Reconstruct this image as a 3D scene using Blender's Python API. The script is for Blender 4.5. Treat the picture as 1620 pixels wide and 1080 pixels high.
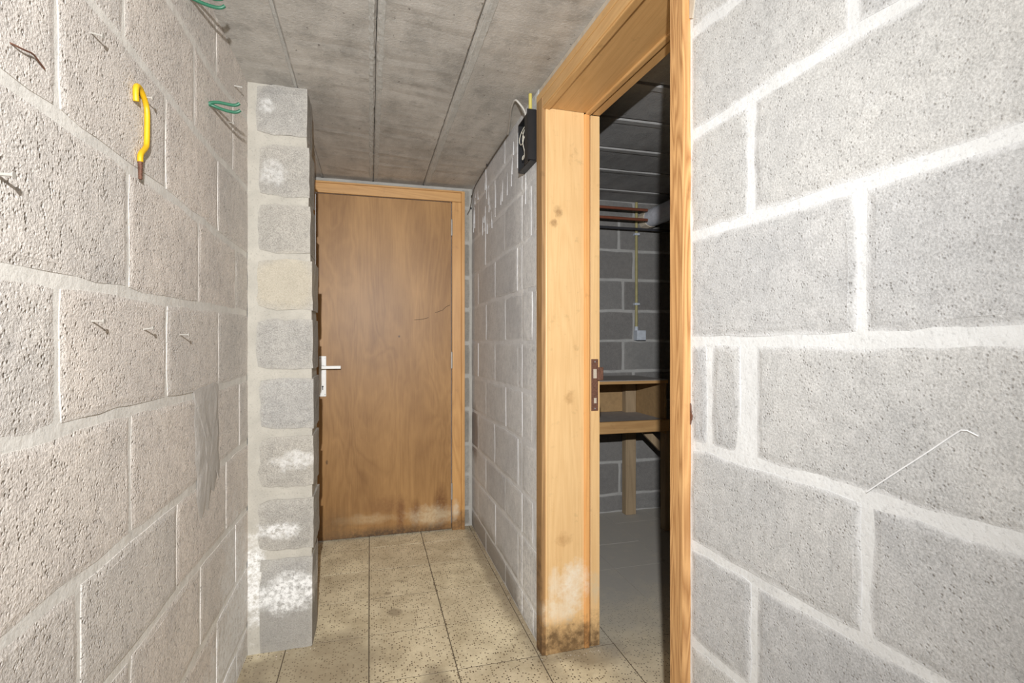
import bpy, bmesh, math, random
from mathutils import Vector, Matrix
from mathutils import noise as mn
random.seed(7)
for o in list(bpy.data.objects): bpy.data.objects.remove(o)
S = bpy.context.scene
C = S.collection

# ------------------------------------------------------------ camera, light, exposure
cd = bpy.data.cameras.new('camera'); cam = bpy.data.objects.new('camera', cd); C.objects.link(cam)
cd.sensor_width = 36.0; cd.lens = 825 / 1620 * 36; cd.clip_start = 0.02
cam.location = (0, 0, 1.16); cam.rotation_euler = (math.pi / 2, 0, -math.atan(225 / 825))
S.camera = cam
S.view_settings.view_transform = 'Standard'; S.view_settings.look = 'None'
S.view_settings.gamma = 1.0; S.view_settings.use_curve_mapping = False
S.view_settings.exposure = 0.0
W = bpy.data.worlds.new('world'); S.world = W; W.use_nodes = True
W.node_tree.nodes['Background'].inputs[0].default_value = (1.0, 1.0, 1.0, 1)
W.node_tree.nodes['Background'].inputs[1].default_value = 0.95
def lamp(name, kind, loc, power, color=(1, 1, 1), **kw):
    l = bpy.data.lights.new(name, kind); l.energy = power; l.color = color
    for k, v in kw.items(): setattr(l, k, v)
    o = bpy.data.objects.new(name, l); C.objects.link(o); o.location = loc; return o
# the photographer's flash, held just above and behind the camera and aimed down the passage
flash = lamp('camera_flash', 'SPOT', (-0.04, -0.15, 1.55), 106, (0.985, 0.99, 1.0), shadow_soft_size=0.012,
             spot_size=math.radians(136), spot_blend=1.0)
flash.data.use_nodes = True; ft = flash.data.node_tree; fall = ft.nodes.new('ShaderNodeLightFalloff')
fall.inputs['Strength'].default_value = 1.0; ft.links.new(fall.outputs['Linear'], ft.nodes['Emission'].inputs['Strength'])
flash.rotation_euler = (Vector((0.02, 3.2, 1.0)) - flash.location).to_track_quat('-Z', 'Y').to_euler()

# ------------------------------------------------------------ helpers
def tag(o, label=None, cat=None, group=None, kind=None):
    if label: o['label'] = label
    if cat: o['category'] = cat
    if group: o['group'] = group
    if kind: o['kind'] = kind
    return o
def empty(name, loc, label, cat, group=None, kind=None):
    o = bpy.data.objects.new(name, None); o.empty_display_size = .05; C.objects.link(o); o.location = loc
    return tag(o, label, cat, group, kind)
def link(name, bm, m, parent=None, origin=None, smooth=False, recalc=True):
    """link a bmesh built in world coordinates as one object whose origin is at its middle (or at origin)"""
    if recalc: bmesh.ops.recalc_face_normals(bm, faces=bm.faces)
    if origin is None:
        lo = [min(v.co[i] for v in bm.verts) for i in range(3)]; hi = [max(v.co[i] for v in bm.verts) for i in range(3)]
        origin = Vector([(a + b) / 2 for a, b in zip(lo, hi)]); 
        if parent is None: origin.z = lo[2]
    origin = Vector(origin)
    for v in bm.verts: v.co -= origin
    me = bpy.data.meshes.new(name); bm.to_mesh(me); bm.free()
    if smooth:
        for p in me.polygons: p.use_smooth = True
    me.materials.append(m)
    o = bpy.data.objects.new(name, me); C.objects.link(o)
    o.location = origin
    if parent is not None:
        o.parent = parent
        p = parent; off = Vector((0, 0, 0))
        while p is not None: off += p.location; p = p.parent
        o.location = origin - off
    return o
class Frame:
    """a wall plane: u along it, v up, w out of it"""
    def __init__(s, o, u, n): s.o = Vector(o); s.u = Vector(u).normalized(); s.n = Vector(n).normalized()
    def __call__(s, u, v, w=0.0): return s.o + s.u * u + Vector((0, 0, v)) + s.n * w
WORLD = Frame((0, 0, 0), (1, 0, 0), (0, 1, 0))          # u=x, v=z, w=y
def box(bm, F, us, vs, ws, bev=0.0, jit=0.0, seg=1):
    b = bmesh.new(); vv = []
    for u in us:
        for v in vs:
            for w in ws: vv.append(b.verts.new(F(u + random.uniform(-jit, jit), v + random.uniform(-jit, jit), w)))
    for f in ((0, 1, 3, 2), (4, 6, 7, 5), (0, 4, 5, 1), (2, 3, 7, 6), (0, 2, 6, 4), (1, 5, 7, 3)): b.faces.new([vv[i] for i in f])
    bmesh.ops.recalc_face_normals(b, faces=b.faces)
    if bev > 0: bmesh.ops.bevel(b, geom=b.edges[:], offset=bev, segments=seg, affect='EDGES', profile=.6)
    tmp = bpy.data.meshes.new('t'); b.to_mesh(tmp); b.free(); bm.from_mesh(tmp); bpy.data.meshes.remove(tmp)
def prism(bm, F, poly, ws):
    """polygon in (u,v) extruded over w"""
    a = [bm.verts.new(F(u, v, ws[0])) for u, v in poly]; b = [bm.verts.new(F(u, v, ws[1])) for u, v in poly]
    bm.faces.new(a); bm.faces.new(b[::-1]); n = len(a)
    for i in range(n): bm.faces.new((a[i], b[i], b[(i + 1) % n], a[(i + 1) % n]))
def tube(bm, pts, r, n=10, cap=True, smooth=0):
    pts = [Vector(p) for p in pts]
    for _ in range(smooth):
        q = [pts[0]]
        for a, b in zip(pts, pts[1:]): q += [a * .75 + b * .25, a * .25 + b * .75]
        pts = q + [pts[-1]]
    rr = r if callable(r) else (lambda t: r)
    rings = []; up = None
    for i, p in enumerate(pts):
        t = (pts[min(i + 1, len(pts) - 1)] - pts[max(i - 1, 0)]).normalized()
        if up is None:
            up = Vector((0, 0, 1)) if abs(t.z) < .9 else Vector((1, 0, 0))
        s = t.cross(up).normalized(); up = s.cross(t).normalized()
        R = rr(i / (len(pts) - 1))
        rings.append([bm.verts.new(p + (s * math.cos(a) + up * math.sin(a)) * R) for a in [2 * math.pi * k / n for k in range(n)]])
    for A, B in zip(rings, rings[1:]):
        for k in range(n): bm.faces.new((A[k], A[(k + 1) % n], B[(k + 1) % n], B[k]))
    if cap: bm.faces.new(rings[0][::-1]); bm.faces.new(rings[-1])

# ------------------------------------------------------------ materials
def lin(c): return tuple(((x / 255) / 12.92 if x / 255 <= .04045 else ((x / 255 + .055) / 1.055) ** 2.4) for x in c) + (1,)
class M:
    def __init__(s, name, rough=.9, spec=.3):
        s.m = bpy.data.materials.new(name); s.m.use_nodes = True; s.t = s.m.node_tree; s.b = s.t.nodes['Principled BSDF']
        s.b.inputs['Roughness'].default_value = rough; s.b.inputs['Specular IOR Level'].default_value = spec
        s.pos = s.n('ShaderNodeNewGeometry').outputs['Position']
    def n(s, t, **kw):
        x = s.t.nodes.new(t)
        for k, v in kw.items(): setattr(x, k, v)
        return x
    def put(s, sock, v):
        if isinstance(v, bpy.types.NodeSocket): s.t.links.new(v, sock)
        else: sock.default_value = v
    def math(s, op, a, b=None, c=None, clamp=False):
        x = s.n('ShaderNodeMath', operation=op, use_clamp=clamp); s.put(x.inputs[0], a)
        if b is not None: s.put(x.inputs[1], b)
        if c is not None: s.put(x.inputs[2], c)
        return x.outputs[0]
    def vm(s, op, a, b=None):
        x = s.n('ShaderNodeVectorMath', operation=op); s.put(x.inputs[0], a)
        if b is not None: s.put(x.inputs[1], b)
        return x.outputs[1] if op == 'LENGTH' else x.outputs[0]
    def noise(s, scale, detail=4, rough=.55, vec=None, dist=0.0):
        x = s.n('ShaderNodeTexNoise'); s.put(x.inputs['Vector'], vec if vec is not None else s.pos)
        x.inputs['Scale'].default_value = scale; x.inputs['Detail'].default_value = detail
        x.inputs['Roughness'].default_value = rough; x.inputs['Distortion'].default_value = dist
        return x.outputs['Fac']
    def vor(s, scale, out='Distance', vec=None, rnd=1.0, flat=False):
        x = s.n('ShaderNodeTexVoronoi', voronoi_dimensions='2D' if flat else '3D'); s.put(x.inputs['Vector'], vec if vec is not None else s.pos)
        x.inputs['Scale'].default_value = scale; x.inputs['Randomness'].default_value = rnd; return x.outputs[out]
    def ramp(s, f, a, b, lo=0.0, hi=1.0):
        x = s.n('ShaderNodeMapRange'); x.clamp = True; s.put(x.inputs[0], f)
        for i, v in enumerate((a, b, lo, hi)): x.inputs[i + 1].default_value = v
        return x.outputs[0]
    def mix(s, f, a, b, mode='MIX'):
        x = s.n('ShaderNodeMix', data_type='RGBA', blend_type=mode); s.put(x.inputs[0], f); s.put(x.inputs[6], a); s.put(x.inputs[7], b)
        return x.outputs[2]
    def rnd(s): return s.n('ShaderNodeObjectInfo').outputs['Random']
    def scl(s, v): return s.vm('MULTIPLY', s.pos, v)
    def blob(s, c, r, wob=.5, nscale=9, soft=.25):
        """mask: 1 inside a ragged patch round c with radii r"""
        d = s.vm('LENGTH', s.vm('DIVIDE', s.vm('SUBTRACT', s.pos, c), r))
        d = s.math('ADD', d, s.math('MULTIPLY', s.math('SUBTRACT', s.noise(nscale, 6, .7), .5), wob * 2))
        return s.ramp(d, 1 - soft, 1 + soft, 1, 0)
    def bump(s, h, strength=.5, dist=.004):
        x = s.n('ShaderNodeBump'); x.inputs['Strength'].default_value = strength; x.inputs['Distance'].default_value = dist
        s.put(x.inputs['Height'], h); s.t.links.new(x.outputs[0], s.b.inputs['Normal'])
    def col(s, c): s.put(s.b.inputs['Base Color'], c); return s
def masonry(name, A, B, grain=260, pit=150, pitdepth=1.0, bump=.6, dist=.003, smear=.5, mortar=(205, 203, 196), patches=(), dark=(), contrast=.22):
    m = M(name, .95, .15)
    c = m.mix(m.rnd(), lin(A), lin(B))
    big = m.noise(5, 5, .6); med = m.noise(38, 4, .6); fine = m.noise(grain, 3, .65)
    c = m.mix(1.0, c, m.mix(m.ramp(big, .3, .7), (1 - contrast * .5,) * 3 + (1,), (1.06, 1.05, 1.03, 1)), 'MULTIPLY')
    v = m.math('ADD', m.ramp(med, .3, .7, -.09, .09), m.ramp(fine, .3, .7, -contrast, contrast)); v = m.math('ADD', v, 1.0)
    vc = m.n('ShaderNodeCombineColor')
    for i in range(3): m.put(vc.inputs[i], v)
    c = m.mix(1.0, c, vc.outputs[0], 'MULTIPLY')
    pv = m.vor(pit); pr = m.noise(pit * .45, 2, .5)
    pits = m.math('MULTIPLY', m.ramp(pv, .0, .42, 1, 0), m.ramp(pr, .47, .62))
    c = m.mix(m.math('MULTIPLY', pits, .42 * pitdepth), c, (.09, .08, .07, 1))
    at = m.n('ShaderNodeAttribute', attribute_name='edge').outputs['Fac']
    e = m.math('ADD', at, m.math('MULTIPLY', m.math('SUBTRACT', m.noise(26, 5, .65), .5), 1.8))
    sm = m.math('MULTIPLY', m.ramp(e, .02, .55, 1, 0), smear)
    blot = m.math('MULTIPLY', m.ramp(m.noise(11, 6, .7), .62, .74), smear * .6)
    sm = m.math('MAXIMUM', sm, blot)
    c = m.mix(sm, c, lin(mortar))
    for p in dark: c = m.mix(m.math('MULTIPLY', m.blob(*p[:2], **(p[3] if len(p) > 3 else {})), p[2][3] if len(p[2]) > 3 else 1.0), c, lin(p[2][:3]))
    for p in patches: c = m.mix(m.math('MULTIPLY', m.math('MULTIPLY', m.blob(*p[:2], wob=1.3, nscale=22, soft=.35), m.ramp(m.noise(60, 6, .75), .36, .56, .0, .95)), p[2] if len(p) > 2 else .9), c, lin((236, 235, 232)))
    m.col(c)
    h = m.math('SUBTRACT', m.math('ADD', m.math('MULTIPLY', fine, .55), m.math('MULTIPLY', med, .5)), m.math('MULTIPLY', pits, pitdepth))
    m.bump(h, bump, dist)
    return m.m
def plain(name, c, rough=.6, metal=0.0, spec=.5, var=.12, scale=40):
    m = M(name, rough, spec); m.b.inputs['Metallic'].default_value = metal
    a = lin(c); lo = tuple(x * (1 - var) for x in a[:3]) + (1,); hi = tuple(min(1, x * (1 + var)) for x in a[:3]) + (1,)
    m.col(m.mix(m.ramp(m.noise(scale, 4, .6), .3, .7), lo, hi)); return m.m
def mortar_mat(name, c, var=.12, patches=()):
    m = M(name, .95, .15); a = lin(c)
    lo = tuple(x * (1 - var) for x in a[:3]) + (1,); hi = tuple(min(1, x * (1 + var * .6)) for x in a[:3]) + (1,)
    n1 = m.noise(14, 5, .6); n2 = m.noise(170, 3, .6)
    k = m.mix(m.ramp(n1, .3, .7), lo, hi); k = m.mix(m.ramp(n2, .35, .42, .35, 0), k, tuple(x * .55 for x in a[:3]) + (1,))
    for p in patches: k = m.mix(m.math('MULTIPLY', m.blob(*p, wob=1.3, nscale=22, soft=.35), m.ramp(m.noise(60, 6, .75), .36, .56, .0, .95)), k, lin((238, 237, 234)))
    m.col(k); m.bump(m.math('ADD', m.noise(60, 4, .6), m.math('MULTIPLY', n2, .4)), .5, .003); return m.m
def wood(name, A, B, axis='z', ring=28, stains=(), rough=.45, coat=.25, rings=1.0, fleck=.25):
    m = M(name, rough, .4); m.b.inputs['Coat Weight'].default_value = coat; m.b.inputs['Coat Roughness'].default_value = .3
    st = {'z': (1, 1, .07), 'y': (1, .07, 1), 'x': (.07, 1, 1)}[axis]
    v = m.vm('ADD', m.scl(st), m.vm('MULTIPLY', m.n('ShaderNodeCombineXYZ').outputs[0], (0, 0, 0)))
    base = m.noise(ring * .35, 2, .5, v, .6)
    g = m.math('FRACT', m.math('MULTIPLY', base, ring * .45)); g = m.ramp(m.math('ABSOLUTE', m.math('SUBTRACT', g, .5)), .05, .5)
    fine = m.noise(330, 3, .6, m.scl(tuple(x if x == 1 else .02 for x in st)))
    f = m.math('ADD', m.math('MULTIPLY', g, .65 * rings), m.math('MULTIPLY', m.ramp(fine, .3, .7), .35))
    f = m.math('ADD', f, m.math('MULTIPLY', m.math('SUBTRACT', m.noise(3.5, 4, .6), .5), .5))
    c = m.mix(m.math('MULTIPLY', f, 1.0, clamp=True), lin(A), lin(B))
    c = m.mix(m.math('MULTIPLY', m.ramp(m.noise(22, 5, .7), .6, .75), fleck), c, lin(tuple(x * .55 for x in B)))
    for p in stains:
        c = m.mix(m.math('MULTIPLY', m.blob(p[0], p[1], wob=p[4] if len(p) > 4 else 1.1, nscale=26, soft=.45), m.math('MULTIPLY', m.ramp(m.noise(34, 6, .75), .36, .58, .5, 1), p[3])), c, lin(p[2]))
    m.col(c); m.bump(m.math('ADD', m.math('MULTIPLY', fine, .5), m.math('MULTIPLY', g, .3)), .15, .002); return m.m

WHITE_L = [((-.437, 1.93, .22), (.2, .16, .34)), ((-.437, 1.75, .05), (.1, .2, .2))]
M_left = masonry('left_wall_block', (222, 213, 204), (212, 206, 199), grain=230, pit=135, pitdepth=1.0, bump=.9, dist=.005, smear=.4, contrast=.26, mortar=(220, 215, 208), patches=WHITE_L)
M_left_mortar = mortar_mat('left_wall_mortar', (222, 218, 210), patches=WHITE_L)
M_right = masonry('right_wall_block', (193, 192, 189), (184, 184, 184), grain=330, pit=190, pitdepth=.9, bump=.6, dist=.003, smear=.75, mortar=(216, 216, 215), contrast=.24)
M_right_mortar = mortar_mat('right_wall_mortar', (217, 217, 215), .08)
M_part = masonry('partition_block', (208, 208, 208), (194, 194, 195), grain=330, pit=170, pitdepth=.6, bump=.5, smear=.4, mortar=(218, 218, 218),
    patches=[((.62, 2.12, 1.62), (.2, .10, .35), .5), ((.62, 2.05, .12), (.2, .12, .22), .8), ((.62, 1.97, 1.3), (.2, .09, 1.1), .55)],
    dark=[((.62, 2.8, 0.0), (.3, .75, .14), (130, 120, 106, .65)), ((.62, 3.15, .6), (.2, .12, .16), (118, 105, 98, .7))])
M_part_mortar = mortar_mat('partition_mortar', (214, 214, 214), patches=[((.62, 2.12, 1.62), (.2, .10, .35)), ((.62, 2.05, .12), (.2, .12, .2))])
M_pil = masonry('pillar_block', (170, 165, 156), (158, 157, 155), contrast=.34, grain=260, pit=150, pitdepth=.7, bump=.6, smear=.3, mortar=(182, 177, 167),
    patches=[((-.29, 2.12, .215), (.12, .3, .06), 1.0), ((-.33, 2.12, .455), (.08, .3, .025), .8), ((-.35, 2.12, 1.79), (.04, .3, .04), .4), ((-.27, 2.12, .71), (.06, .3, .03), .55), ((-.37, 2.12, 2.04), (.025, .3, .025), .45)],
    dark=[((-.30, 2.2, .05), (.3, .3, .11), (150, 145, 136, .45)), ((-.31, 2.12, 1.38), (.12, .3, .1), (204, 192, 166, .4))])
M_pil_mortar = mortar_mat('pillar_mortar', (182, 177, 166), patches=[((-.42, 2.12, .28), (.05, .3, .14))])
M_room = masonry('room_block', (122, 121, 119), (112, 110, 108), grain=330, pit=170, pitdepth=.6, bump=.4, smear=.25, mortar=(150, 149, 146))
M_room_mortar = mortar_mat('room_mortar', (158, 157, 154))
M_back = masonry('back_wall_block', (150, 147, 140), (134, 130, 122), smear=.4, mortar=(168, 165, 158))
def ceiling_mat(name, A, B, k=1.0):
    m = M(name, .9, .25)
    big = m.noise(2.2, 6, .65); med = m.noise(16, 6, .7); st = m.noise(12, 5, .65, m.scl((1.2, .35, 1)))
    c = m.mix(m.ramp(m.math('ADD', m.math('MULTIPLY', big, .5), m.math('MULTIPLY', st, .5)), .38, .62), lin(A), lin(B))
    c = m.mix(m.ramp(m.noise(9, 6, .7), .35, .5, .35 * k, 0), c, lin(tuple(x * .7 for x in A)))
    c = m.mix(m.ramp(m.noise(120, 4, .7), .56, .66, 0, .45 * k), c, lin((208, 205, 198)))
    c = m.mix(m.ramp(m.noise(45, 5, .75, m.scl((1, .6, 1))), .30, .36, .7, 0), c, lin((70, 62, 54)))
    m.col(c); m.bump(m.math('ADD', m.math('MULTIPLY', med, .5), m.math('MULTIPLY', m.noise(110, 4, .7), .6)), .55, .005); return m.m
M_ceil = ceiling_mat('corridor_ceiling_concrete', (168, 164, 157), (196, 191, 183))
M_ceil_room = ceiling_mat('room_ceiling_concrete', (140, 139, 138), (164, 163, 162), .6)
M_seam = mortar_mat('ceiling_seam_mortar', (186, 184, 178))
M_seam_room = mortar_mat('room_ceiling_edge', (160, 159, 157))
M_dark = plain('dark_void', (30, 27, 25), .9)
def floor_mat():
    m = M('terrazzo_tile', .55, .35)
    t = m.mix(m.rnd(), lin((228, 214, 180)), lin((218, 203, 172)))
    t = m.mix(m.ramp(m.noise(7, 5, .65), .35, .65), t, lin((192, 177, 146)))
    v1 = m.vor(108, flat=True); k1 = m.vor(108, 'Color', flat=True); sp = m.n('ShaderNodeSeparateColor'); m.put(sp.inputs[0], k1)
    ch = m.math('MULTIPLY', m.ramp(v1, .24, .33, 1, 0), m.ramp(sp.outputs[0], .73, .74))
    chcol = m.mix(sp.outputs[1], lin((62, 50, 40)), lin((105, 84, 58)))
    c = m.mix(m.math('MULTIPLY', ch, 1.0), t, chcol)
    v2 = m.vor(380, flat=True); s2 = m.n('ShaderNodeSeparateColor'); m.put(s2.inputs[0], m.vor(380, 'Color', flat=True))
    c = m.mix(m.math('MULTIPLY', m.ramp(v2, .2, .3, .6, 0), m.ramp(s2.outputs[0], .8, .82)), c, lin((110, 92, 70)))
    c = m.mix(m.ramp(m.noise(18, 6, .7), .6, .72, 0, .45), c, lin((138, 122, 100)))
    # grime along the walls, and the grey dust that lies over the floor of the side room
    for p in [((-.2, 1.98, 0), (.26, .2, .2)), ((.62, 2.6, 0), (.07, .9, .2)), ((.22, 1.75, 0), (.05, .12, .2)), ((.08, 2.47, 0), (.018, .012, .2)), ((.15, 2.58, 0), (.008, .008, .2)), ((.10, 2.29, 0), (.03, .03, .2)), ((.80, 1.80, 0), (.12, .08, .2)), ((-.43, 1.6, 0), (.1, .5, .2))]:
        c = m.mix(m.math('MULTIPLY', m.blob(*p, wob=.6), .6), c, lin((128, 114, 94)))
    xyz = m.n('ShaderNodeSeparateXYZ'); m.put(xyz.inputs[0], m.pos)
    d = m.math('ADD', m.math('MULTIPLY', xyz.outputs[1], .75), m.math('MULTIPLY', m.noise(5, 5, .65), .5))
    dust = m.math('MULTIPLY', m.ramp(d, 1.52, 1.95), m.ramp(xyz.outputs[0], .80, .90))
    dust = m.math('MULTIPLY', dust, m.ramp(m.noise(14, 5, .7), .3, .5, .8, .97))
    c = m.mix(dust, c, lin((160, 157, 152)))
    thin = m.math('MULTIPLY', m.ramp(xyz.outputs[0], .78, .88), .35); c = m.mix(thin, c, lin((168, 162, 150)))
    m.col(c); m.bump(m.noise(60, 4, .6), .08, .002); return m.m
M_tile = floor_mat()
M_grout = plain('floor_grout', (92, 80, 64), .95)
LS = [((.71, 1.82, .02), (.25, .2, .075), (78, 56, 34), .85), ((.74, 1.82, .25), (.05, .2, .07), (240, 230, 210), .8), ((.68, 1.82, .16), (.06, .2, .04), (236, 224, 200), .7), ((.66, 1.82, .26), (.02, .2, .05), (236, 224, 200), .6),
      ((.60, 1.87, .2), (.012, .06, .3), (70, 48, 30), .85), ((.83, 1.82, .22), (.02, .2, .05), (205, 190, 160), .6), ((.68, 1.82, 1.64), (.014, .2, .02), (120, 84, 48), .6, 1.6), ((.66, 1.82, 1.60), (.012, .2, .012), (120, 84, 48), .6, 1.6), ((.72, 1.82, .95), (.02, .2, .02), (160, 115, 66), .5, 1.6), ((.70, 1.82, .42), (.03, .2, .02), (170, 124, 76), .5, 1.6)]
M_wood = wood('varnished_pine', (232, 194, 140), (204, 160, 104), 'z', stains=LS, rings=.30)
M_wood_arch = wood('varnished_architrave', (222, 180, 122), (190, 144, 88), 'z', stains=LS, rings=.7)
M_wood_jamb = wood('weathered_jamb_face', (214, 166, 110), (160, 112, 64), 'z', ring=44, rings=1.1)
M_wood_old = wood('weathered_architrave_face', (176, 138, 92), (132, 100, 64), 'z', stains=LS, coat=0, rough=.6, rings=.8)
M_wood_bead = wood('orange_bead', (234, 176, 110), (206, 142, 80), 'z', stains=LS, rings=.4)
M_wood_y = wood('varnished_pine_head', (212, 170, 114), (180, 136, 82), 'y', rings=.4)
M_wood_x = wood('varnished_pine_door_head', (196, 152, 96), (164, 120, 70), 'x', rings=.6)
M_wood_fr = wood('door_frame_pine', (198, 152, 94), (164, 118, 66), 'z', rings=.7, stains=[((.53, 3.2, .03), (.1, .2, .07), (96, 70, 44), .8), ((.51, 3.2, .12), (.02, .2, .05), (205, 190, 165), .7)])
def door_mat():
    m = M('door_veneer', .48, .35); m.b.inputs['Coat Weight'].default_value = .06; m.b.inputs['Coat Roughness'].default_value = .35
    v = m.scl((2.2, 1, .42)); base = m.noise(2.2, 3, .5, v, 1.2)
    g = m.math('FRACT', m.math('MULTIPLY', base, 9.0)); g = m.ramp(m.math('ABSOLUTE', m.math('SUBTRACT', g, .5)), 0, .5)
    fine = m.noise(260, 3, .6, m.scl((1, 1, .03)))
    f = m.math('ADD', m.math('MULTIPLY', g, .24), m.math('MULTIPLY', m.ramp(fine, .3, .7), .25)); f = m.math('ADD', f, m.math('MULTIPLY', m.ramp(m.noise(3.0, 5, .6, m.scl((1.6, 1, .5))), .3, .7), .6))
    c = m.mix(f, lin((170, 130, 80)), lin((126, 90, 50)))
    for p in [((.42, 3.2, .14), (.035, .2, .12), (100, 62, 30), .85, .25), ((.27, 3.2, .12), (.025, .2, .07), (108, 68, 34), .8, .3), ((.18, 3.2, .12), (.02, .2, .10), (112, 72, 38), .8, .3), ((.10, 3.2, .18), (.10, .2, .05), (118, 80, 46), .5, .7),
              ((.36, 3.2, .10), (.12, .2, .05), (206, 190, 158), .55, .9), ((-.02, 3.2, .11), (.14, .2, .025), (200, 178, 140), .35, .9), ((.1, 3.2, .0), (.5, .2, .045), (66, 52, 38), .85, .4), ((-.2, 3.2, .08), (.12, .2, .08), (110, 84, 54), .6, .6), ((.17, 3.2, 1.19), (.006, .1, .006), (70, 45, 25), .9, .2), ((-.24, 3.2, .46), (.006, .1, .012), (60, 40, 24), .9, .2)]:
        c = m.mix(m.math('MULTIPLY', m.blob(p[0], p[1], wob=p[4] * 1.3, nscale=22, soft=.5), m.math('MULTIPLY', m.ramp(m.noise(60, 5, .7), .3, .55, .4, 1), p[3])), c, lin(p[2]))
    m.col(c); m.bump(fine, .1, .001); return m.m
M_door = door_mat()
M_white = plain('white_enamel', (236, 235, 230), .3, var=.03)
M_steel = plain('dull_steel', (160, 158, 154), .4, .4)
M_nail = plain('nail_steel', (180, 176, 168), .45, .25)
M_rust = plain('rusted_iron', (112, 78, 62), .75, .3, var=.35, scale=160)
M_green = plain('green_plastic_coating', (48, 108, 82), .4)
M_yellow = plain('yellow_plastic_coating', (212, 168, 22), .45, var=.1)
M_black = plain('black_plastic', (26, 26, 28), .45)
M_wire = plain('white_wire', (224, 218, 202), .5)
M_cable = plain('grey_cable', (176, 172, 164), .5)
M_cable_dark = plain('dark_cable', (92, 84, 74), .7)
M_conduit = plain('yellowed_conduit', (196, 182, 96), .45)
M_conduit_room = plain('aged_conduit', (150, 142, 96), .5)
M_box = plain('grey_box_plastic', (176, 182, 190), .4)
M_copper = plain('brown_copper', (124, 72, 52), .55, .2)
M_drain = plain('grey_pvc', (196, 198, 205), .45)
M_iron = plain('black_iron', (52, 52, 56), .5)
M_plaster = plain('rough_plaster', (190, 178, 160), .95)
M_shelf = plain('grimy_shelf_top', (148, 142, 137), .8, scale=25)
M_shelf_wood = wood('shelf_pine', (186, 148, 98), (152, 112, 68), 'x', coat=0, rough=.7, rings=.5)
M_post = wood('post_pine', (156, 136, 108), (122, 104, 80), 'z', coat=0, rough=.8, rings=.5)
M_board = plain('brown_fibreboard', (150, 122, 84), .8)
M_chalk = plain('white_chalk', (240, 240, 240), .9)

# ------------------------------------------------------------ masonry walls
def line_fn(pts):
    if isinstance(pts, (int, float)): return lambda u: pts
    def f(u):
        if u <= pts[0][0]: return pts[0][1]
        for (a, b), (c, d) in zip(pts, pts[1:]):
            if u <= c: return b + (d - b) * (u - a) / (c - a)
        return pts[-1][1]
    return f
def block_bm(F, u0, u1, lo, hi, gv, proud, jit, nu=7, nv=4):
    """a block face with ragged rounded edges, its skirt sunk into the mortar"""
    bm = bmesh.new(); lay = bm.verts.layers.float.new('edge')
    out = []
    for i in range(nu): t = i / nu; u = u0 + (u1 - u0) * t; out.append((u, lo(u) + gv / 2))
    for i in range(nv): t = i / nv; out.append((u1, (lo(u1) + gv / 2) * (1 - t) + (hi(u1) - gv / 2) * t))
    for i in range(nu): t = i / nu; u = u1 + (u0 - u1) * t; out.append((u, hi(u) - gv / 2))
    for i in range(nv): t = i / nv; out.append((u0, (hi(u0) - gv / 2) * (1 - t) + (lo(u0) + gv / 2) * t))
    n = len(out); cu = (u0 + u1) / 2; cv = (lo(cu) + hi(cu)) / 2
    su, sv = (u1 - u0) / 2, (hi(cu) - lo(cu)) / 2
    corners = {0, nu, nu + nv, 2 * nu + nv}
    P = []
    for i, (u, v) in enumerate(out):
        du, dv = cu - u, cv - v; k = .0025 if i in corners else 0
        q = F(u, v) * 9; u += random.uniform(-jit, jit) + (k if du > 0 else -k) + jit * 1.2 * mn.noise(q); v += random.uniform(-jit, jit) + (k if dv > 0 else -k) + jit * 2 * mn.noise(q + Vector((5, 5, 5))); P.append((u, v))
    def ring(d, w, e, j=0):
        r = []
        for u, v in P:
            uu = u + max(-d, min(d, (cu - u) * .8)); vv = v + max(-d, min(d, (cv - v) * .8))
            # keep corners square-ish
            x = bm.verts.new(F(uu, vv, w + random.uniform(-j, j))); x[lay] = e; r.append(x)
        return r
    R = [ring(0, -.006, 0), ring(.0006, proud - .0008, 0), ring(.014, proud + .0006, 1.0, .0005)]
    for A, B in zip(R, R[1:]):
        for i in range(n): bm.faces.new((A[i], A[(i + 1) % n], B[(i + 1) % n], B[i]))
    bm.faces.new(R[-1]); return bm
def masonry_wall(root, F, lines, courses, ulim, mat, gv=.02, gu=.016, proud=.002, jit=.0016, tilt=.0012, holes=()):
    for i, joints in enumerate(courses):
        lo, hi = line_fn(lines[i]), line_fn(lines[i + 1])
        js = [j if isinstance(j, tuple) else (j, gu) for j in joints]
        js = [(ulim[0], 0)] + sorted(j for j in js if ulim[0] + .03 < j[0] < ulim[1] - .03) + [(ulim[1], 0)]
        for (a, ga), (b, gb) in zip(js, js[1:]):
            u0, u1 = a + ga / 2, b - gb / 2
            if u1 - u0 < .012: continue
            vm_ = (lo((u0 + u1) / 2) + hi((u0 + u1) / 2)) / 2
            if any(h[0] < (u0 + u1) / 2 < h[1] and h[2] < vm_ < h[3] for h in holes): continue
            g = gv if hi(u0) - lo(u0) > .03 else .002
            bm = block_bm(F, u0, u1, lo, hi, g, proud + random.uniform(-tilt, tilt), jit)
            link('block', bm, mat, root, smooth=False)
def ext(js, lo, hi, per=.418):
    js = sorted(js); r = list(js)
    while r[0] - per > lo: r.insert(0, r[0] - per)
    while r[-1] + per < hi: r.append(r[-1] + per)
    return r
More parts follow.
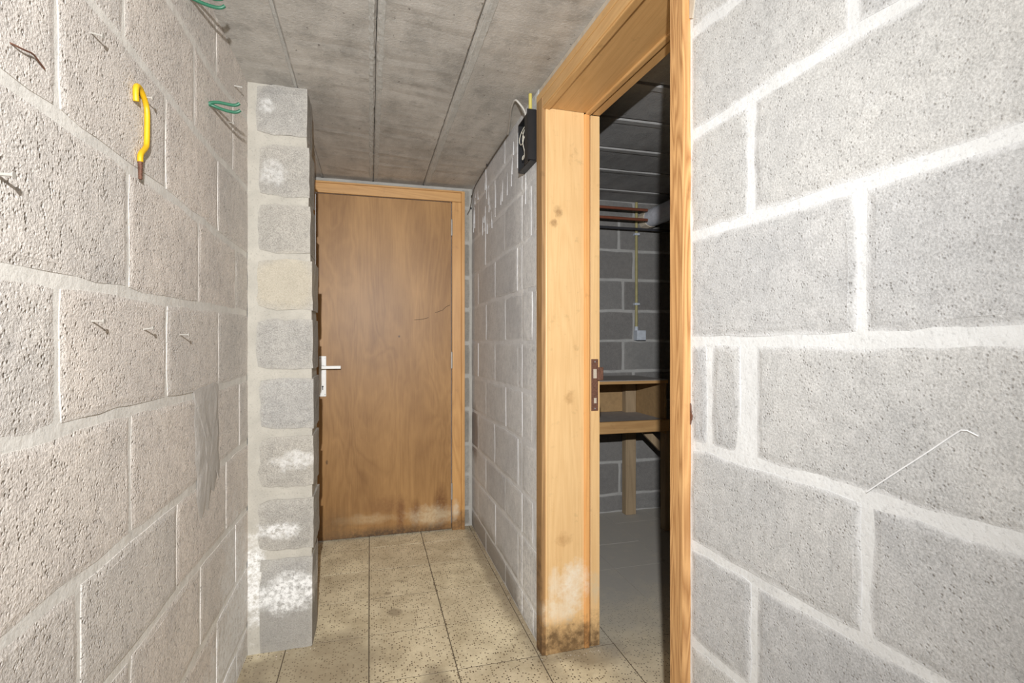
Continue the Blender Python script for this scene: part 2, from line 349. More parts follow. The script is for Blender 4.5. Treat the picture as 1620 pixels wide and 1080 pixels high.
def mortar_slab(name, F, us, vs, w0, w1, mat, label, cat, nu=40, nv=24):
    """the mortar face of a wall: gently uneven, with real thickness; the blocks stand in it"""
    bm = bmesh.new(); G = []
    for i in range(nu + 1):
        G.append([])
        for j in range(nv + 1):
            u = us[0] + (us[1] - us[0]) * i / nu; v = vs[0] + (vs[1] - vs[0]) * j / nv
            p = F(u, v, 0); G[-1].append(bm.verts.new(F(u, v, w1 + .0012 * mn.noise(p * 14))))
    for i in range(nu):
        for j in range(nv): bm.faces.new((G[i][j], G[i + 1][j], G[i + 1][j + 1], G[i][j + 1]))
    lo = [v for r in (0,) for v in G[0]]; 
    box(bm, F, us, vs, (w0, w1 - .004))
    o = link(name, bm, mat, None, origin=F((us[0] + us[1]) / 2, vs[0], w1), recalc=False)
    return tag(o, label, cat, kind='structure')

FL = Frame((-.437, 0, 0), (0, 1, 0), (1, 0, 0))
FR = Frame((.621, 0, 0), (0, 1, 0), (-1, 0, 0))
FN = Frame((.622, 1.83, 0), (.0349, -.9994, 0), (-.9994, -.0349, 0))
FB = Frame((0, 3.24, 0), (1, 0, 0), (0, -1, 0))
CH = 2.12
# left wall
LW = [0, .112, .338, [(1.0, .572), (1.5, .570), (2.15, .542)], [(.8, .790), (1.5, .786), (2.2, .790)], [(.78, 1.029), (1.1, 1.031), (1.5, 1.021), (2.1, 1.026)],
      [(.78, 1.249), (1.4, 1.251), (2.1, 1.266)], [(.78, 1.487), (1.3, 1.489), (2.06, 1.477)], [(1.04, 1.714), (1.65, 1.706), (2.04, 1.723)], [(1.3, 1.927), (1.75, 1.935), (2.07, 1.979)], CH + .01]
LC = [[1.12, 1.53, 1.95], [1.30, 1.713], [1.141, 1.559, 1.938], [.961, 1.385, 1.818], [1.141, 1.554, 1.99], [.902, 1.32, 1.733], [1.131, 1.548, 1.946], [.9, 1.315, 1.726], [1.115, 1.512, 1.904], [1.269, 1.713]]
wl = mortar_slab('wall_left', FL, (-1.0, 3.3), (0, CH), -.08, -.001, M_left_mortar, 'left wall of pale sandy concrete blocks with nails and hooks in it', 'wall', 120, 60)
masonry_wall(wl, FL, LW, [ext(c, -.9, 3.2) for c in LC], (-.95, 3.22), M_left, gv=.018, gu=.010, proud=.0006, jit=.0020, tilt=.0008)
# passage side of the partition, beyond the doorway
RW = [0, .113, [(1.9, .350), (3.23, .316)], [(1.93, .53), (3.23, .514)], [(1.93, .747), (2.4, .748), (3.23, .728)], [(1.92, .958), (3.24, .941)], [(1.92, 1.157), (3.2, 1.160)], [(1.93, 1.370), (2.8, 1.376), (3.24, 1.369)], [(1.96, 1.573), (2.3, 1.580), (3.24, 1.571)], [(2.1, 1.790), (3.2, 1.785)], 2.0, CH + .01]
g = (2.11, .005)
RC = [[2.82, 2.39, 1.95, g], [3.03, 2.59, 2.17, g], [2.82, 2.39, (1.95, .03), g], [3.03, 2.61, (2.165, .024), g], [2.81, 2.38, (1.955, .03), g], [3.03, 2.6, 2.17, g], [2.81, 2.39, (1.955, .03), g], [3.03, 2.6, (2.17, .032), g], [2.83, 2.40, (1.97, .026), g], [3.03, 2.82, 2.6, g], [2.82, 2.4, g]]
wr = mortar_slab('wall_partition', FR, (1.885, 3.24), (0, CH), -.21, -.001, M_part_mortar, 'grey block partition wall between the passage and the side room, streaked with white', 'wall', 50, 70)
masonry_wall(wr, FR, RW, RC, (1.89, 3.235), M_part, gv=.014, gu=.008, proud=.0006, jit=.0016)
# near right wall, turned a little
NW = [0, .113, .325, .533, [(.874, .735), (1.44, .745)], [(.874, .943), (1.44, .943)], [(.885, 1.158), (1.24, 1.163), (1.44, 1.167)], [(.9, 1.379), (1.44, 1.385)], [(.874, 1.591), (1.3, 1.598)], [(.874, 1.803), (1.1, 1.790), (1.4, 1.80)], 2.0, CH + .01]
NC = [[1.05], [1.25], [1.05], [1.05], [1.26], [(.930, .014), (1.035, .040), 1.46], [1.253], [1.043, 1.47], [1.243], [1.05], [1.25]]
NC = [[.93 + .12 + .42 * k for k in range(5)] if i == 0 else (c + [max(x[0] if isinstance(x, tuple) else x for x in c) + .42 * k for k in range(1, 5)]) for i, c in enumerate(NC)]
wn = mortar_slab('wall_right', FN, (.868, 2.8), (0, CH), -.21, -.001, M_right_mortar, 'near right wall of large pale grey concrete blocks with thick white joints', 'wall', 80, 60)
masonry_wall(wn, FN, NW, NC, (.872, 2.78), M_right, gv=.017, gu=.013, proud=.0003, jit=.0022, tilt=.0004)
# strip of wall over the doorway
bm = bmesh.new(); box(bm, FN, (-.06, .868), (2.088, CH), (-.21, -.002), .001)
o = tag(link('wall_lintel', bm, M_plaster), 'thin strip of grey wall between the door head and the ceiling', 'wall', kind='structure')
# end wall of the passage: two strips beside the door and one over it
bm = bmesh.new(); box(bm, FB, (.545, .66), (0, CH), (-.08, -.001)); box(bm, FB, (-.437, -.37), (0, CH), (-.08, -.001)); box(bm, FB, (-.37, .545), (2.085, CH), (-.08, -.001))
M_end_mortar = mortar_mat('end_wall_mortar', (168, 165, 158))
we = tag(link('wall_end', bm, M_end_mortar, None, origin=(.05, 3.24, 0)), 'end wall of the passage, a narrow strip of blocks beside the brown door', 'wall', kind='structure')
EW = [0, .114, .325, .516, .735, .945, 1.148, 1.36, 1.56, 1.78, 2.0, CH]
masonry_wall(we, FB, EW, [[] for _ in EW[1:]], (.555, .606), M_back, gv=.022, jit=.002)
masonry_wall(we, FB, EW, [[] for _ in EW[1:]], (-.43, -.372), M_back, gv=.022, jit=.002)
# end wall of the side room
BW = [0, .12, .341, .54, .75, .958, 1.164, 1.368, 1.58, 1.78, 2.0, CH]
BC = [[1.75], [1.645], [1.76], [1.67], [1.75], [1.67], [1.75], [1.67], [1.75], [1.64], [1.75]]
wb = mortar_slab('wall_back', FB, (.82, 2.9), (0, CH), -.08, -.001, M_room_mortar, 'dark grey block wall at the far end of the side room', 'wall', 50, 50)
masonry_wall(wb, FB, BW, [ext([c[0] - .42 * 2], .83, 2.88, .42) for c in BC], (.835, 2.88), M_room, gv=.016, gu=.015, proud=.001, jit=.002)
# unseen shell of the side room: keeps it dark, as it is
FS = Frame((2.9, 0, 0), (0, 1, 0), (-1, 0, 0)); FF = Frame((0, -.6, 0), (1, 0, 0), (0, 1, 0))
ws = mortar_slab('wall_side_room', FS, (-.6, 3.24), (0, CH), -.08, -.001, M_room_mortar, 'right hand wall of the side room, hidden behind the doorway', 'wall', 8, 8)
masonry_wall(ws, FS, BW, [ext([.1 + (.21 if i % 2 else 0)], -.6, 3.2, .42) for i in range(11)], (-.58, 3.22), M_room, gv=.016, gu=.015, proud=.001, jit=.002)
wf = mortar_slab('wall_front_room', FF, (.85, 2.9), (0, CH), -.08, -.001, M_room_mortar, 'near wall of the side room, hidden behind the right wall', 'wall', 8, 8)

# ------------------------------------------------------------ pillar
pil = empty('pillar', (-.326, 2.12, 0), 'narrow projecting pillar of stacked concrete blocks against the left wall', 'pillar', kind='structure')
FP = Frame((-.437, 2.12, 0), (1, 0, 0), (0, -1, 0))
PB = [(.344, .0, -.211, .002), (.567, .379, -.206, .003), (.803, .613, -.207, .002), (1.022, .832, -.207, .002), (1.243, 1.055, -.210, .002), (1.467, 1.279, -.211, .003), (1.674, 1.493, -.218, .0), (1.896, 1.705, -.222, .0), (2.118, 1.934, -.230, .0)]
def pil_right(v):
    P = sorted((( a + b) / 2, x) for a, b, x, k in PB)
    if v <= P[0][0]: return P[0][1]
    for (a, x), (c, y) in zip(P, P[1:]):
        if v <= c: return x + (y - x) * (v - a) / (c - a)
    return P[-1][1]
bm = bmesh.new(); G = []
for j in range(100):
    v = (CH - .0005) * j / 99; xr = pil_right(v) - .0045; r = []
    for i in range(9): r.append(Vector((-.436 + (xr + .436) * i / 8, 2.1195 - (.003 if i < 2 else 0), v)))
    for i in range(1, 6): r.append(Vector((xr, 2.1195 + (2.30 - 2.1195) * i / 5, v)))
    r.append(Vector((-.436, 2.30, v)))
    G.append([bm.verts.new(p + Vector([.0026 * mn.noise(Vector((p.x * 20, p.y * 20 + 9 * q, p.z * 16))) for q in range(3)]) * (1 if 0 < j < 99 else 0)) for p in r])
for A, B in zip(G, G[1:]):
    for i in range(len(A) - 1): bm.faces.new((A[i], A[i + 1], B[i + 1], B[i]))
link('mortar', bm, M_pil_mortar, pil, recalc=False)
for hi_, lo_, xr, back in PB:
    b = bmesh.new(); lay = b.verts.layers.float.new('edge')
    u0 = random.uniform(.030, .046); u1 = xr + .437; nu, nv, nd = 5, 4, 5
    def edgept(i, n, a, c): return a + (c - a) * i / n
    def grid(fn, na, nb):
        Q = [[b.verts.new(fn(i / na, j / nb)) for j in range(nb + 1)] for i in range(na + 1)]
        for i in range(na + 1):
            for j in range(nb + 1): Q[i][j][lay] = .0 if i in (0, na) or j in (0, nb) else 1.0
        for i in range(na):
            for j in range(nb): b.faces.new((Q[i][j], Q[i + 1][j], Q[i + 1][j + 1], Q[i][j + 1]))
    yo = 2.112 + random.uniform(-.002, .002); dpt = 2.305 + back
    sk = random.uniform(-.006, .006)
    def bump_(p, a=.003): return p + Vector([a * mn.noise(p * 23 + Vector((k * 7, 0, 0))) for k in range(3)])
    X0, X1 = -.437 + u0, xr
    grid(lambda s, t: bump_(Vector((X0 + (X1 - X0) * s, yo + (.004 if s in (0, 1) or t in (0, 1) else 0), lo_ + (hi_ - lo_) * t))), 6, 6)
    grid(lambda s, t: bump_(Vector((X1 + back * min(1, s * 1.5) - (0), yo + .004 + (dpt - yo - .004) * s, lo_ + (hi_ - lo_) * t))), 6, 6)
    grid(lambda s, t: bump_(Vector((X0 + (X1 + (back * min(1, t * 1.5)) - X0) * s, yo + .004 + (dpt - yo - .004) * t, hi_))), 6, 6)
    grid(lambda s, t: bump_(Vector((X0 + (X1 + (back * min(1, t * 1.5)) - X0) * s, yo + .004 + (dpt - yo - .004) * t, lo_))), 6, 6)
    grid(lambda s, t: bump_(Vector((X0 + (X1 + back - X0) * s, dpt, lo_ + (hi_ - lo_) * t))), 6, 6)
    bmesh.ops.remove_doubles(b, verts=b.verts, dist=.0006)
    mx, mz = (X0 + X1) / 2, (lo_ + hi_) / 2; hx, hz = (X1 - X0) / 2, (hi_ - lo_) / 2
    for v in b.verts:      # worn outline of the front face
        if v.co.y < 2.125:
            a, c = (v.co.x - mx) / hx, (v.co.z - mz) / hz
            v.co.z += .007 * c * mn.noise(Vector((v.co.x * 22, lo_ * 31, 1 if c > 0 else 8))) - (.012 * c * abs(c) * max(0, -a - .55) * 2 if lo_ > .01 else 0)
            if a < .3: v.co.x += .008 * (-a) * (mn.noise(Vector((lo_ * 17, v.co.z * 24, 3))) + max(0, abs(c) - .6) * 1.5)
    link('block', b, M_pil, pil)

# ------------------------------------------------------------ ceiling
def plank_bm(F, a0, a1, l0, l1, axis, ch=.012, dep=.016, n=60, jit=.0012, chl=True, chr_=True, th=.14, under=CH):
    """concrete plank between a0..a1 running l0..l1; chamfered, slightly chipped long edges"""
    bm = bmesh.new(); rows = []
    prof = [(a0 + .001, under + th), (a0 + .001, under + dep), (a0 + (ch if chl else .002), under), (a0 + .06, under), (a1 - .06, under), (a1 - (ch if chr_ else .002), under), (a1 - .001, under + dep), (a1 - .001, under + th)]
    for i in range(n + 1):
        l = l0 + (l1 - l0) * i / n; r = []
        for k, (a, z) in enumerate(prof):
            if 1 <= k <= 6: a += jit * mn.noise(Vector((l * 30, a * 9, 1))) ; z += jit * mn.noise(Vector((l * 22, a * 9, 5)))
            r.append(bm.verts.new((a, l, z) if axis == 'y' else (l, a, z)))
        rows.append(r)
    for A, B in zip(rows, rows[1:]):
        for k in range(len(prof)): bm.faces.new((A[k], A[(k + 1) % 8], B[(k + 1) % 8], B[k]))
    bm.faces.new(rows[0]); bm.faces.new(rows[-1][::-1]); return bm
bm = bmesh.new(); box(bm, WORLD, (-.52, 3.0), (CH + .02, CH + .18), (-1.0, 3.32))
ce = tag(link('ceiling', bm, M_dark), 'low ceiling of bare grey concrete planks', 'ceiling', kind='structure')
for a0, a1, jt in ((-.56, -.270, .001), (-.270, .020, .0015), (.020, .318, .0015), (.318, .80, .001)):
    link('plank', plank_bm(None, a0, a1, -.98, 3.24, 'y', ch=.007 if a0 != -.27 else .010, dep=.007, n=110, jit=jt * 1.6), M_ceil, ce)
def seam(x, w, dx, z0, amp, n=260, mat=M_seam):
    bm = bmesh.new(); rows = []
    for i in range(n + 1):
        y = -.9 + 4.13 * i / n; r = []
        for k in range(6):
            t = k / 5; hgt = (0 if k in (0, 5) else 1) * z0 * (.6 + .8 * abs(mn.noise(Vector((k * 3.1, y * 45, 2))))) 
            r.append(bm.verts.new((x + dx + w * (t - .5) + amp * mn.noise(Vector((y * 30, k * 1.7, 0))), y, CH + .0015 - hgt)))
        r.append(bm.verts.new((x + dx, y, CH + .02)))
        rows.append(r)
    for A, B in zip(rows, rows[1:]):
        for k in range(7): bm.faces.new((A[k], A[(k + 1) % 7], B[(k + 1) % 7], B[k]))
    bm.faces.new(rows[0]); bm.faces.new(rows[-1][::-1])
    link('joint_mortar', bm, mat, ce)
seam(.020, .020, -.014, .0045, .005)
seam(.020, .024, .016, .0030, .004)
seam(.318, .034, .022, .0035, .002, 120)
seam(-.27, .010, .000, .0008, .001, 120)
# room ceiling: planks across, each with a pale chamfered near edge and a dark gap
ys = [-.7, -.39, -.08, .22, .52, .82, 1.13, 1.435, 1.735, 2.035, 2.355, 2.65, 3.0, 3.26]
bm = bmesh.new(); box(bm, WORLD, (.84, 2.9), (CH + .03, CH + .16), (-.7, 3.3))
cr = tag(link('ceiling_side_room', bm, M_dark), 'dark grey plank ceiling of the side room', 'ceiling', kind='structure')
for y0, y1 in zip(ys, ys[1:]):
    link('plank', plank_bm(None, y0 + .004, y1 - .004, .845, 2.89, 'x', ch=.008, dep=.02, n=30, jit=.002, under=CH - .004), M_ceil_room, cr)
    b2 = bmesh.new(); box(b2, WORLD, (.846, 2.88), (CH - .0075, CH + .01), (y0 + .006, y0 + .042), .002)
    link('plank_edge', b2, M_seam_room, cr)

# ------------------------------------------------------------ floor
bm = bmesh.new(); box(bm, WORLD, (-.52, 2.98), (-.12, -.0010), (-1.0, 3.32))
fl = tag(link('floor', bm, M_grout), 'speckled beige terrazzo tile floor, dusty grey in the side room', 'floor', kind='structure')
tiles = []
for i in range(-2, 10):
    for j in range(-2, 8):
        x0, x1 = -.003 + .3025 * i, -.003 + .3025 * (i + 1); y0, y1 = 1.832 + .301 * (j - 3), 1.832 + .301 * (j - 2)
        x0, x1 = max(x0, -.5), min(x1, 2.95); y1 = min(y1, 3.30); y0 = max(y0, -.2)
        if y1 - y0 < .03 or x1 - x0 < .03: continue
        b = bmesh.new(); dz = random.uniform(-.0006, .0006)
        gp = .0005 if (x0 > .85 and y0 > 1.7) else .0019
        box(b, WORLD, (x0 + gp, x1 - gp), (-.012, dz), (y0 + gp, y1 - gp), .0003)
        link('tile', b, M_tile, fl)

# ------------------------------------------------------------ door at the end of the passage
d1 = empty('door_1', (.1, 3.2, 0), 'flush brown plywood door in a pine frame at the end of the passage', 'door', kind='structure')
b = bmesh.new(); box(b, WORLD, (-.300, .4835), (.008, 2.015), (3.197, 3.237), .0012)
leaf = link('door_leaf', b, M_door, d1)
def part(name, mat, parent, *boxes, bev=.0015, seg=1, smooth=False):
    b = bmesh.new()
    for bx in boxes: box(b, WORLD, bx[0], bx[2], bx[1], bev, seg=seg)
    return link(name, b, mat, parent, smooth=smooth)
fr = part('door_frame', M_wood_fr, d1, ((.4885, .545), (3.188, 3.245), (0, 2.018)), ((.545, .566), (3.180, 3.245), (0, 2.085)), ((-.365, -.305), (3.19, 3.245), (0, 2.02)))
part('door_head', M_wood_x, d1, ((-.365, .545), (3.188, 3.245), (2.020, 2.076)), ((-.365, .545), (3.181, 3.245), (2.076, 2.086)))
for z in (1.86, 1.045, .24):
    b = bmesh.new(); tube(b, [(.4862, 3.190, z - .05), (.4862, 3.190, z + .05)], .0055, 10)
    h = link('hinge', b, M_steel, d1)
# lever handle on its long plate
hp = part('handle_plate', M_white, leaf, ((-.283, -.243), (3.190, 3.197), (.842, 1.076)), bev=.004, seg=2)
LEV = []
b = bmesh.new(); tube(b, [(-.262, 3.192, 1.012), (-.262, 3.150, 1.012)], .011, 14); link('handle_neck', b, M_steel, leaf)
b = bmesh.new(); box(b, WORLD, (-.270, -.160), (1.003, 1.021), (3.138, 3.152), .0035, seg=2); link('lever', b, M_white, leaf)
b = bmesh.new()
for x in (-.277, -.249):
    for z in (.854, 1.064): tube(b, [(x, 3.192, z), (x, 3.1885, z)], .0034, 10)
link('screws', b, M_steel, leaf)
b = bmesh.new(); tube(b, [(.26, 3.1968, 1.290), (.30, 3.1966, 1.294), (.33, 3.1966, 1.300), (.345, 3.1968, 1.306)], .0011, 5); tube(b, [(.385, 3.1968, 1.335), (.43, 3.1966, 1.352), (.455, 3.1966, 1.375), (.478, 3.1968, 1.385)], .0011, 5); link('crack', b, M_dark, leaf)
b = bmesh.new(); tube(b, [(-.262, 3.192, .900), (-.262, 3.1892, .900)], .0048, 12); box(b, WORLD, (-.2645, -.2595), (.880, .900), (3.1892, 3.192)); link('keyhole', b, M_black, leaf)

# ------------------------------------------------------------ door frame of the side room
d2 = empty('door_2', (.66, 1.40, 0), 'open pine door frame leading to the dark side room', 'door frame', kind='structure')
def fpart(name, mat, *bx, bev=.0025, seg=2):
    b = bmesh.new()
    for x in bx: box(b, FN, x[0], x[1], x[2], bev, seg=seg)
    return link(name, b, mat, d2)
# far jamb  (s from 0 = face of the lining, negative = farther; w from the passage inwards)
fpart('architrave', M_wood_old, ((-.056, .004), (0, 2.062), (-.012, .010)))
fpart('architrave_bead', M_wood, ((-.004, .0075), (0, 2.022), (-.014, -.004)), bev=.003)
fpart('jamb_lining', M_wood, ((-.02, .004), (0, 2.024), (-.160, -.013)), bev=.001)
fpart('jamb_bead', M_wood_bead, ((-.02, .010), (0, 2.020), (-.182, -.160)), bev=.005, seg=3)
fpart('door_rebate', M_wood, ((-.04, .002), (0, 2.020), (-.226, -.188)), bev=.001)
# near jamb
fpart('near_architrave', M_wood_jamb, ((.822, .868), (0, 2.062), (-.012, .0185)), bev=.0015)
fpart('near_jamb_lining', M_wood, ((.825, .85), (0, 2.024), (-.182, -.0125)), ((.825, .86), (0, 2.02), (-.226, -.188)), bev=.001)
# head
fpart('head_architrave', M_wood_y, ((-.056, .868), (2.0625, 2.088), (-.012, .010)), ((.0045, .8215), (2.022, 2.062), (-.012, .0085)), bev=.002)
fpart('head_architrave_bead', M_wood_y, ((.0045, .8215), (2.017, 2.026), (-.020, .004)), bev=.003)
fpart('head_lining', M_wood_y, ((.0045, .8245), (2.024, 2.044), (-.165, -.021)), bev=.001)
fpart('head_bead', M_wood_y, ((.0045, .8245), (2.016, 2.040), (-.186, -.165)), bev=.004)
fpart('head_rebate', M_wood_y, ((.0025, .8245), (2.022, 2.06), (-.226, -.194)), bev=.001)
# fill of the partition behind the frame, unseen
b = bmesh.new(); box(b, FN, (-.056, .868), (2.044, 2.088), (-.2, -.013)); link('frame_packing', b, M_dark, d2)
# rusty strike plate
b = bmesh.new(); box(b, FN, (.0025, .0050), (.896, 1.093), (-.219, -.190), .0008)
sp = link('strike_plate', b, M_rust, d2)
b = bmesh.new(); box(b, FN, (.0045, .016), (1.012, 1.062), (-.236, -.212), .002); link('strike_lip', b, M_rust, sp)
b = bmesh.new(); box(b, FN, (.0048, .0056), (1.020, 1.055), (-.212, -.198)); link('latch_slot', b, M_plaster, sp)
b = bmesh.new(); box(b, FN, (.0048, .0056), (.925, .945), (-.211, -.201)); link('bolt_slot', b, M_plaster, sp)
b = bmesh.new()
for z in (.905, 1.083): tube(b, [FN(.0045, z, -.205), FN(.0065, z, -.205)], .003, 8)
link('screw', b, M_steel, sp)

# ------------------------------------------------------------ loose pieces on the walls
# grey mortar smear trowelled over the left wall
b = bmesh.new(); lay = []
pts = [(1.503, 1.035), (1.56, 1.048), (1.62, 1.040), (1.69, 1.050), (1.735, 1.030), (1.728, .96), (1.742, .90), (1.735, .84), (1.75, .79), (1.742, .745), (1.72, .765), (1.69, .72), (1.66, .735), (1.63, .685), (1.60, .70), (1.57, .675), (1.545, .70), (1.53, .75), (1.535, .80), (1.515, .85), (1.52, .90), (1.508, .95), (1.512, 1.0)]
cu = sum(p[0] for p in pts) / len(pts); cv = sum(p[1] for p in pts) / len(pts)
rings = []
for k, (s_, w_) in enumerate(((1.0, .0005), (.93, .0020), (.75, .004), (.5, .0048), (.25, .005))):
    rings.append([b.verts.new(FL(cu + (u - cu) * s_, cv + (v - cv) * s_, w_ + (.0025 * mn.noise(Vector((u * 20, v * 20 * s_, k))) if k > 1 else 0))) for u, v in pts])
for A, B in zip(rings, rings[1:]):
    for i in range(len(A)): b.faces.new((A[i], A[(i + 1) % len(A)], B[(i + 1) % len(A)], B[i]))
b.faces.new(rings[-1]); link('mortar_patch', b, mortar_mat('grey_mortar_patch', (192, 187, 180)), wl)
# chalk stroke scratched across the right wall
b = bmesh.new(); P = [(1.262, .951), (1.30, .9855), (1.34, 1.0205), (1.372, 1.050), (1.382, 1.058), (1.397, 1.052)]
tube(b, [FN(u, v, .0012) for i, (u, v) in enumerate(P)], .0009, 5, smooth=1); link('chalk_stroke', b, M_chalk, wn)
# mortar dribbles at the top of the partition
b = bmesh.new(); rr = random.Random(3)
for i in range(30):
    y = rr.uniform(1.98, 3.18); z1 = rr.uniform(1.86, 2.10); L = rr.uniform(.03, .16)
    tube(b, [FR(y, z1, .0004), FR(y + rr.uniform(-.004, .004), z1 - L * .5, .0016), FR(y + rr.uniform(-.006, .006), z1 - L, .0022)], lambda t: .0010 + .0014 * t, 6, smooth=1)
o = link('mortar_dribbles', b, M_part, wr); o['kind'] = 'stuff'
# hole chipped beside the near jamb, with a rusty fixing in it
b = bmesh.new(); prism(b, FN, [(.869, 1.03), (.871, 1.025), (.872, 1.012), (.876, 1.004), (.875, .996), (.872, .994), (.869, .985)], (-.004, .0014))
link('chipped_hole', b, M_rust, wn)

def nail_bm(F, u, v, L, r=.0016, dv=0.0, du=0.0, head=.0042):
    b = bmesh.new(); a = F(u, v, -.006); c = F(u + du, v + dv, L)
    tube(b, [a, c], r, 8); d = (c - a).normalized(); tube(b, [c - d * .0004, c + d * .0012], head, 10); return b
def nail(u, v, L, label, dv=0, du=0, name='nail', cat='nail', r=.0016, mat=None):
    return tag(link(name, nail_bm(FL, u, v, L, r, dv, du), mat or M_nail, None, origin=FL(u, v, 0)), label, cat, 'nails in the left wall')
nail(.992, 1.660, .0185, 'nail high on the left wall, above and left of the yellow hook', -.004)
nail(.770, 1.362, .0195, 'thick nail at the very left edge of the photo', 0, r=.0022)
nail(.996, 1.193, .0185, 'leftmost nail of the low row of three on the left wall', 0)
nail(1.198, 1.183, .0180, 'rust-tipped middle nail of the low row of three', .004)
nail(1.402, 1.176, .0205, 'rightmost nail of the low row of three, nearest the pillar', 0)
nail(1.182, 1.643, .0225, 'nail that carries the yellow hook', -.002)
nail(1.841, 1.861, .0190, 'small nail just below the lower green hook', -.004)
b = bmesh.new(); tube(b, [FL(1.921, 2.013, -.005), FL(1.921, 2.010, .026)], .0022, 8)
for k in range(9): tube(b, [FL(1.921, 2.0125 - k * .0003, .003 + k * .0026), FL(1.921, 2.0125 - k * .0003, .0042 + k * .0026)], .0034, 8)
tag(link('wall_screw', b, M_nail, None, origin=FL(1.921, 2.013, 0)), 'threaded screw sticking out near the top of the pillar', 'screw')
b = bmesh.new(); tube(b, [FL(.795, 1.536, -.004), FL(.800, 1.534, .004), FL(.815, 1.536, .007), FL(.835, 1.542, .006), FL(.850, 1.540, .004), FL(.866, 1.537, .003)], .0012, 6, smooth=1)
tag(link('bent_wire', b, M_rust, None, origin=FL(.795, 1.536, 0)), 'bent rusty wire in the upper left block of the left wall', 'wire')

# yellow plastic-coated screw hook hanging from its nail
yh = empty('screw_hook', FL(1.17, 1.60, .008), 'bent yellow coated screw hook hanging from a nail', 'hook')
b = bmesh.new(); w = .008
tube(b, [FL(u, v, w) for u, v in ((1.146, 1.617), (1.1435, 1.632), (1.145, 1.646), (1.158, 1.651), (1.172, 1.646), (1.190, 1.634), (1.197, 1.62), (1.1965, 1.585), (1.195, 1.552), (1.188, 1.542), (1.170, 1.528), (1.164, 1.520), (1.164, 1.508))], .0052, 12, smooth=2)
link('coated_shank', b, M_yellow, yh, smooth=True)
b = bmesh.new(); tube(b, [FL(1.1645, 1.510, w), FL(1.1645, 1.474, w)], lambda t: .0036 - .0006 * t, 10)
for k in range(10): z = 1.507 - k * .0033; tube(b, [FL(1.1645, z, w), FL(1.1645, z - .0016, w)], .0047 - .0001 * k, 10)
link('thread', b, M_rust, yh)

def green_hook(y, z, label, kz):
    r = empty('double_hook', FL(y, z, 0), label, 'hook', 'green double hooks')
    for dy, dz in ((-.003, .006), (.006, -.010)):
        b = bmesh.new()
        tube(b, [FL(y - .002, z, -.006), FL(y + dy * .4, z + dz * .3 + .004, .006), FL(y + dy, z + dz * .8 + .004, .022), FL(y + dy, z + dz, .045), FL(y + dy, z + dz - .002, .064), FL(y + dy, z + dz + .001, .074), FL(y + dy, z + dz + .006, .079)], .0044, 10, smooth=2)
        link('prong', b, M_green, r, smooth=True)
    b = bmesh.new(); tube(b, [FL(y, z + .002, -.004), FL(y, z + .002, .007)], .0052, 10); link('hook_base', b, M_green, r)
green_hook(1.640, 1.826, 'lower green double hook beside the top of the pillar', 0)
green_hook(1.474, 2.022, 'upper green double hook at the ceiling, cut by the frame', 0)

# ------------------------------------------------------------ open junction box, its conduit and cable
jb = empty('junction_box', (.62, 1.99, 1.95), 'open black junction box with loose wires above the side doorway', 'junction box')
def wp(name, mat, parent, *bx, bev=.0008):
    b = bmesh.new()
    for x in bx: box(b, WORLD, x[0], x[2], x[1], bev)
    return link(name, b, mat, parent)
wp('back_plate', M_black, jb, ((.615, .6195), (1.908, 2.068), (1.852, 2.050)))
wp('side_wall', M_black, jb, ((.580, .6155), (1.905, 1.909), (1.856, 2.050)))
wp('side_wall', M_black, jb, ((.590, .6155), (2.064, 2.068), (1.852, 2.050)))
wp('side_wall', M_black, jb, ((.590, .6155), (1.909, 2.064), (2.046, 2.050)))
wp('side_wall', M_black, jb, ((.590, .6155), (1.909, 2.064), (1.852, 1.856)))
wp('terminal_block', M_black, jb, ((.600, .615), (1.915, 1.955), (1.87, 2.03)), ((.604, .615), (1.965, 1.990), (1.88, 1.91)), bev=.002)
b = bmesh.new(); box(b, WORLD, (.578, .5815), (1.845, 2.03), (1.896, 1.936), .001); link('hanging_lid', b, M_black, jb)
rr = random.Random(11)
for k, pts in enumerate(([(.600, 1.95, 2.02), (.594, 1.99, 2.015), (.590, 2.03, 2.00), (.588, 2.045, 1.975), (.590, 2.03, 1.952), (.592, 2.0, 1.955), (.590, 1.985, 1.975), (.592, 2.02, 2.005), (.600, 2.04, 2.01)],
                         [(.600, 1.96, 1.99), (.590, 1.985, 1.97), (.588, 1.995, 1.945), (.590, 1.975, 1.915), (.592, 1.985, 1.89), (.590, 2.01, 1.885), (.592, 2.005, 1.905), (.600, 1.98, 1.90)],
                         [(.602, 1.97, 2.03), (.592, 2.02, 1.985), (.590, 1.99, 1.935), (.590, 1.97, 1.90), (.596, 1.965, 1.885)])):
    b = bmesh.new(); tube(b, pts, .0014, 7, smooth=2); link('loose_wire', b, M_wire, jb, smooth=True)
b = bmesh.new(); tube(b, [(.600, 1.930, 2.05), (.600, 1.930, 2.118)], .0068, 14)
tag(link('conduit_stub', b, M_conduit, smooth=False), 'short yellow conduit stub between black box and ceiling', 'conduit')
b = bmesh.new(); tube(b, [(.600, 1.985, 2.050), (.592, 1.98, 2.075), (.565, 1.972, 2.100), (.552, 1.975, 2.112), (.553, 2.02, 2.113), (.560, 2.07, 2.112), (.585, 2.18, 2.112), (.604, 2.27, 2.112), (.611, 2.31, 2.110)], .0042, 10, smooth=2)
tag(link('power_cable', b, M_cable, smooth=True), 'grey cable looping from black box along ceiling', 'cable')
b = bmesh.new(); tube(b, [(.611, 2.312, 2.110), (.613, 2.6, 2.112), (.614, 2.9, 2.110), (.614, 3.13, 2.100), (.613, 3.19, 2.06), (.611, 3.215, 2.02), (.606, 3.225, 1.985), (.590, 3.228, 1.955)], .0028, 8, smooth=2)
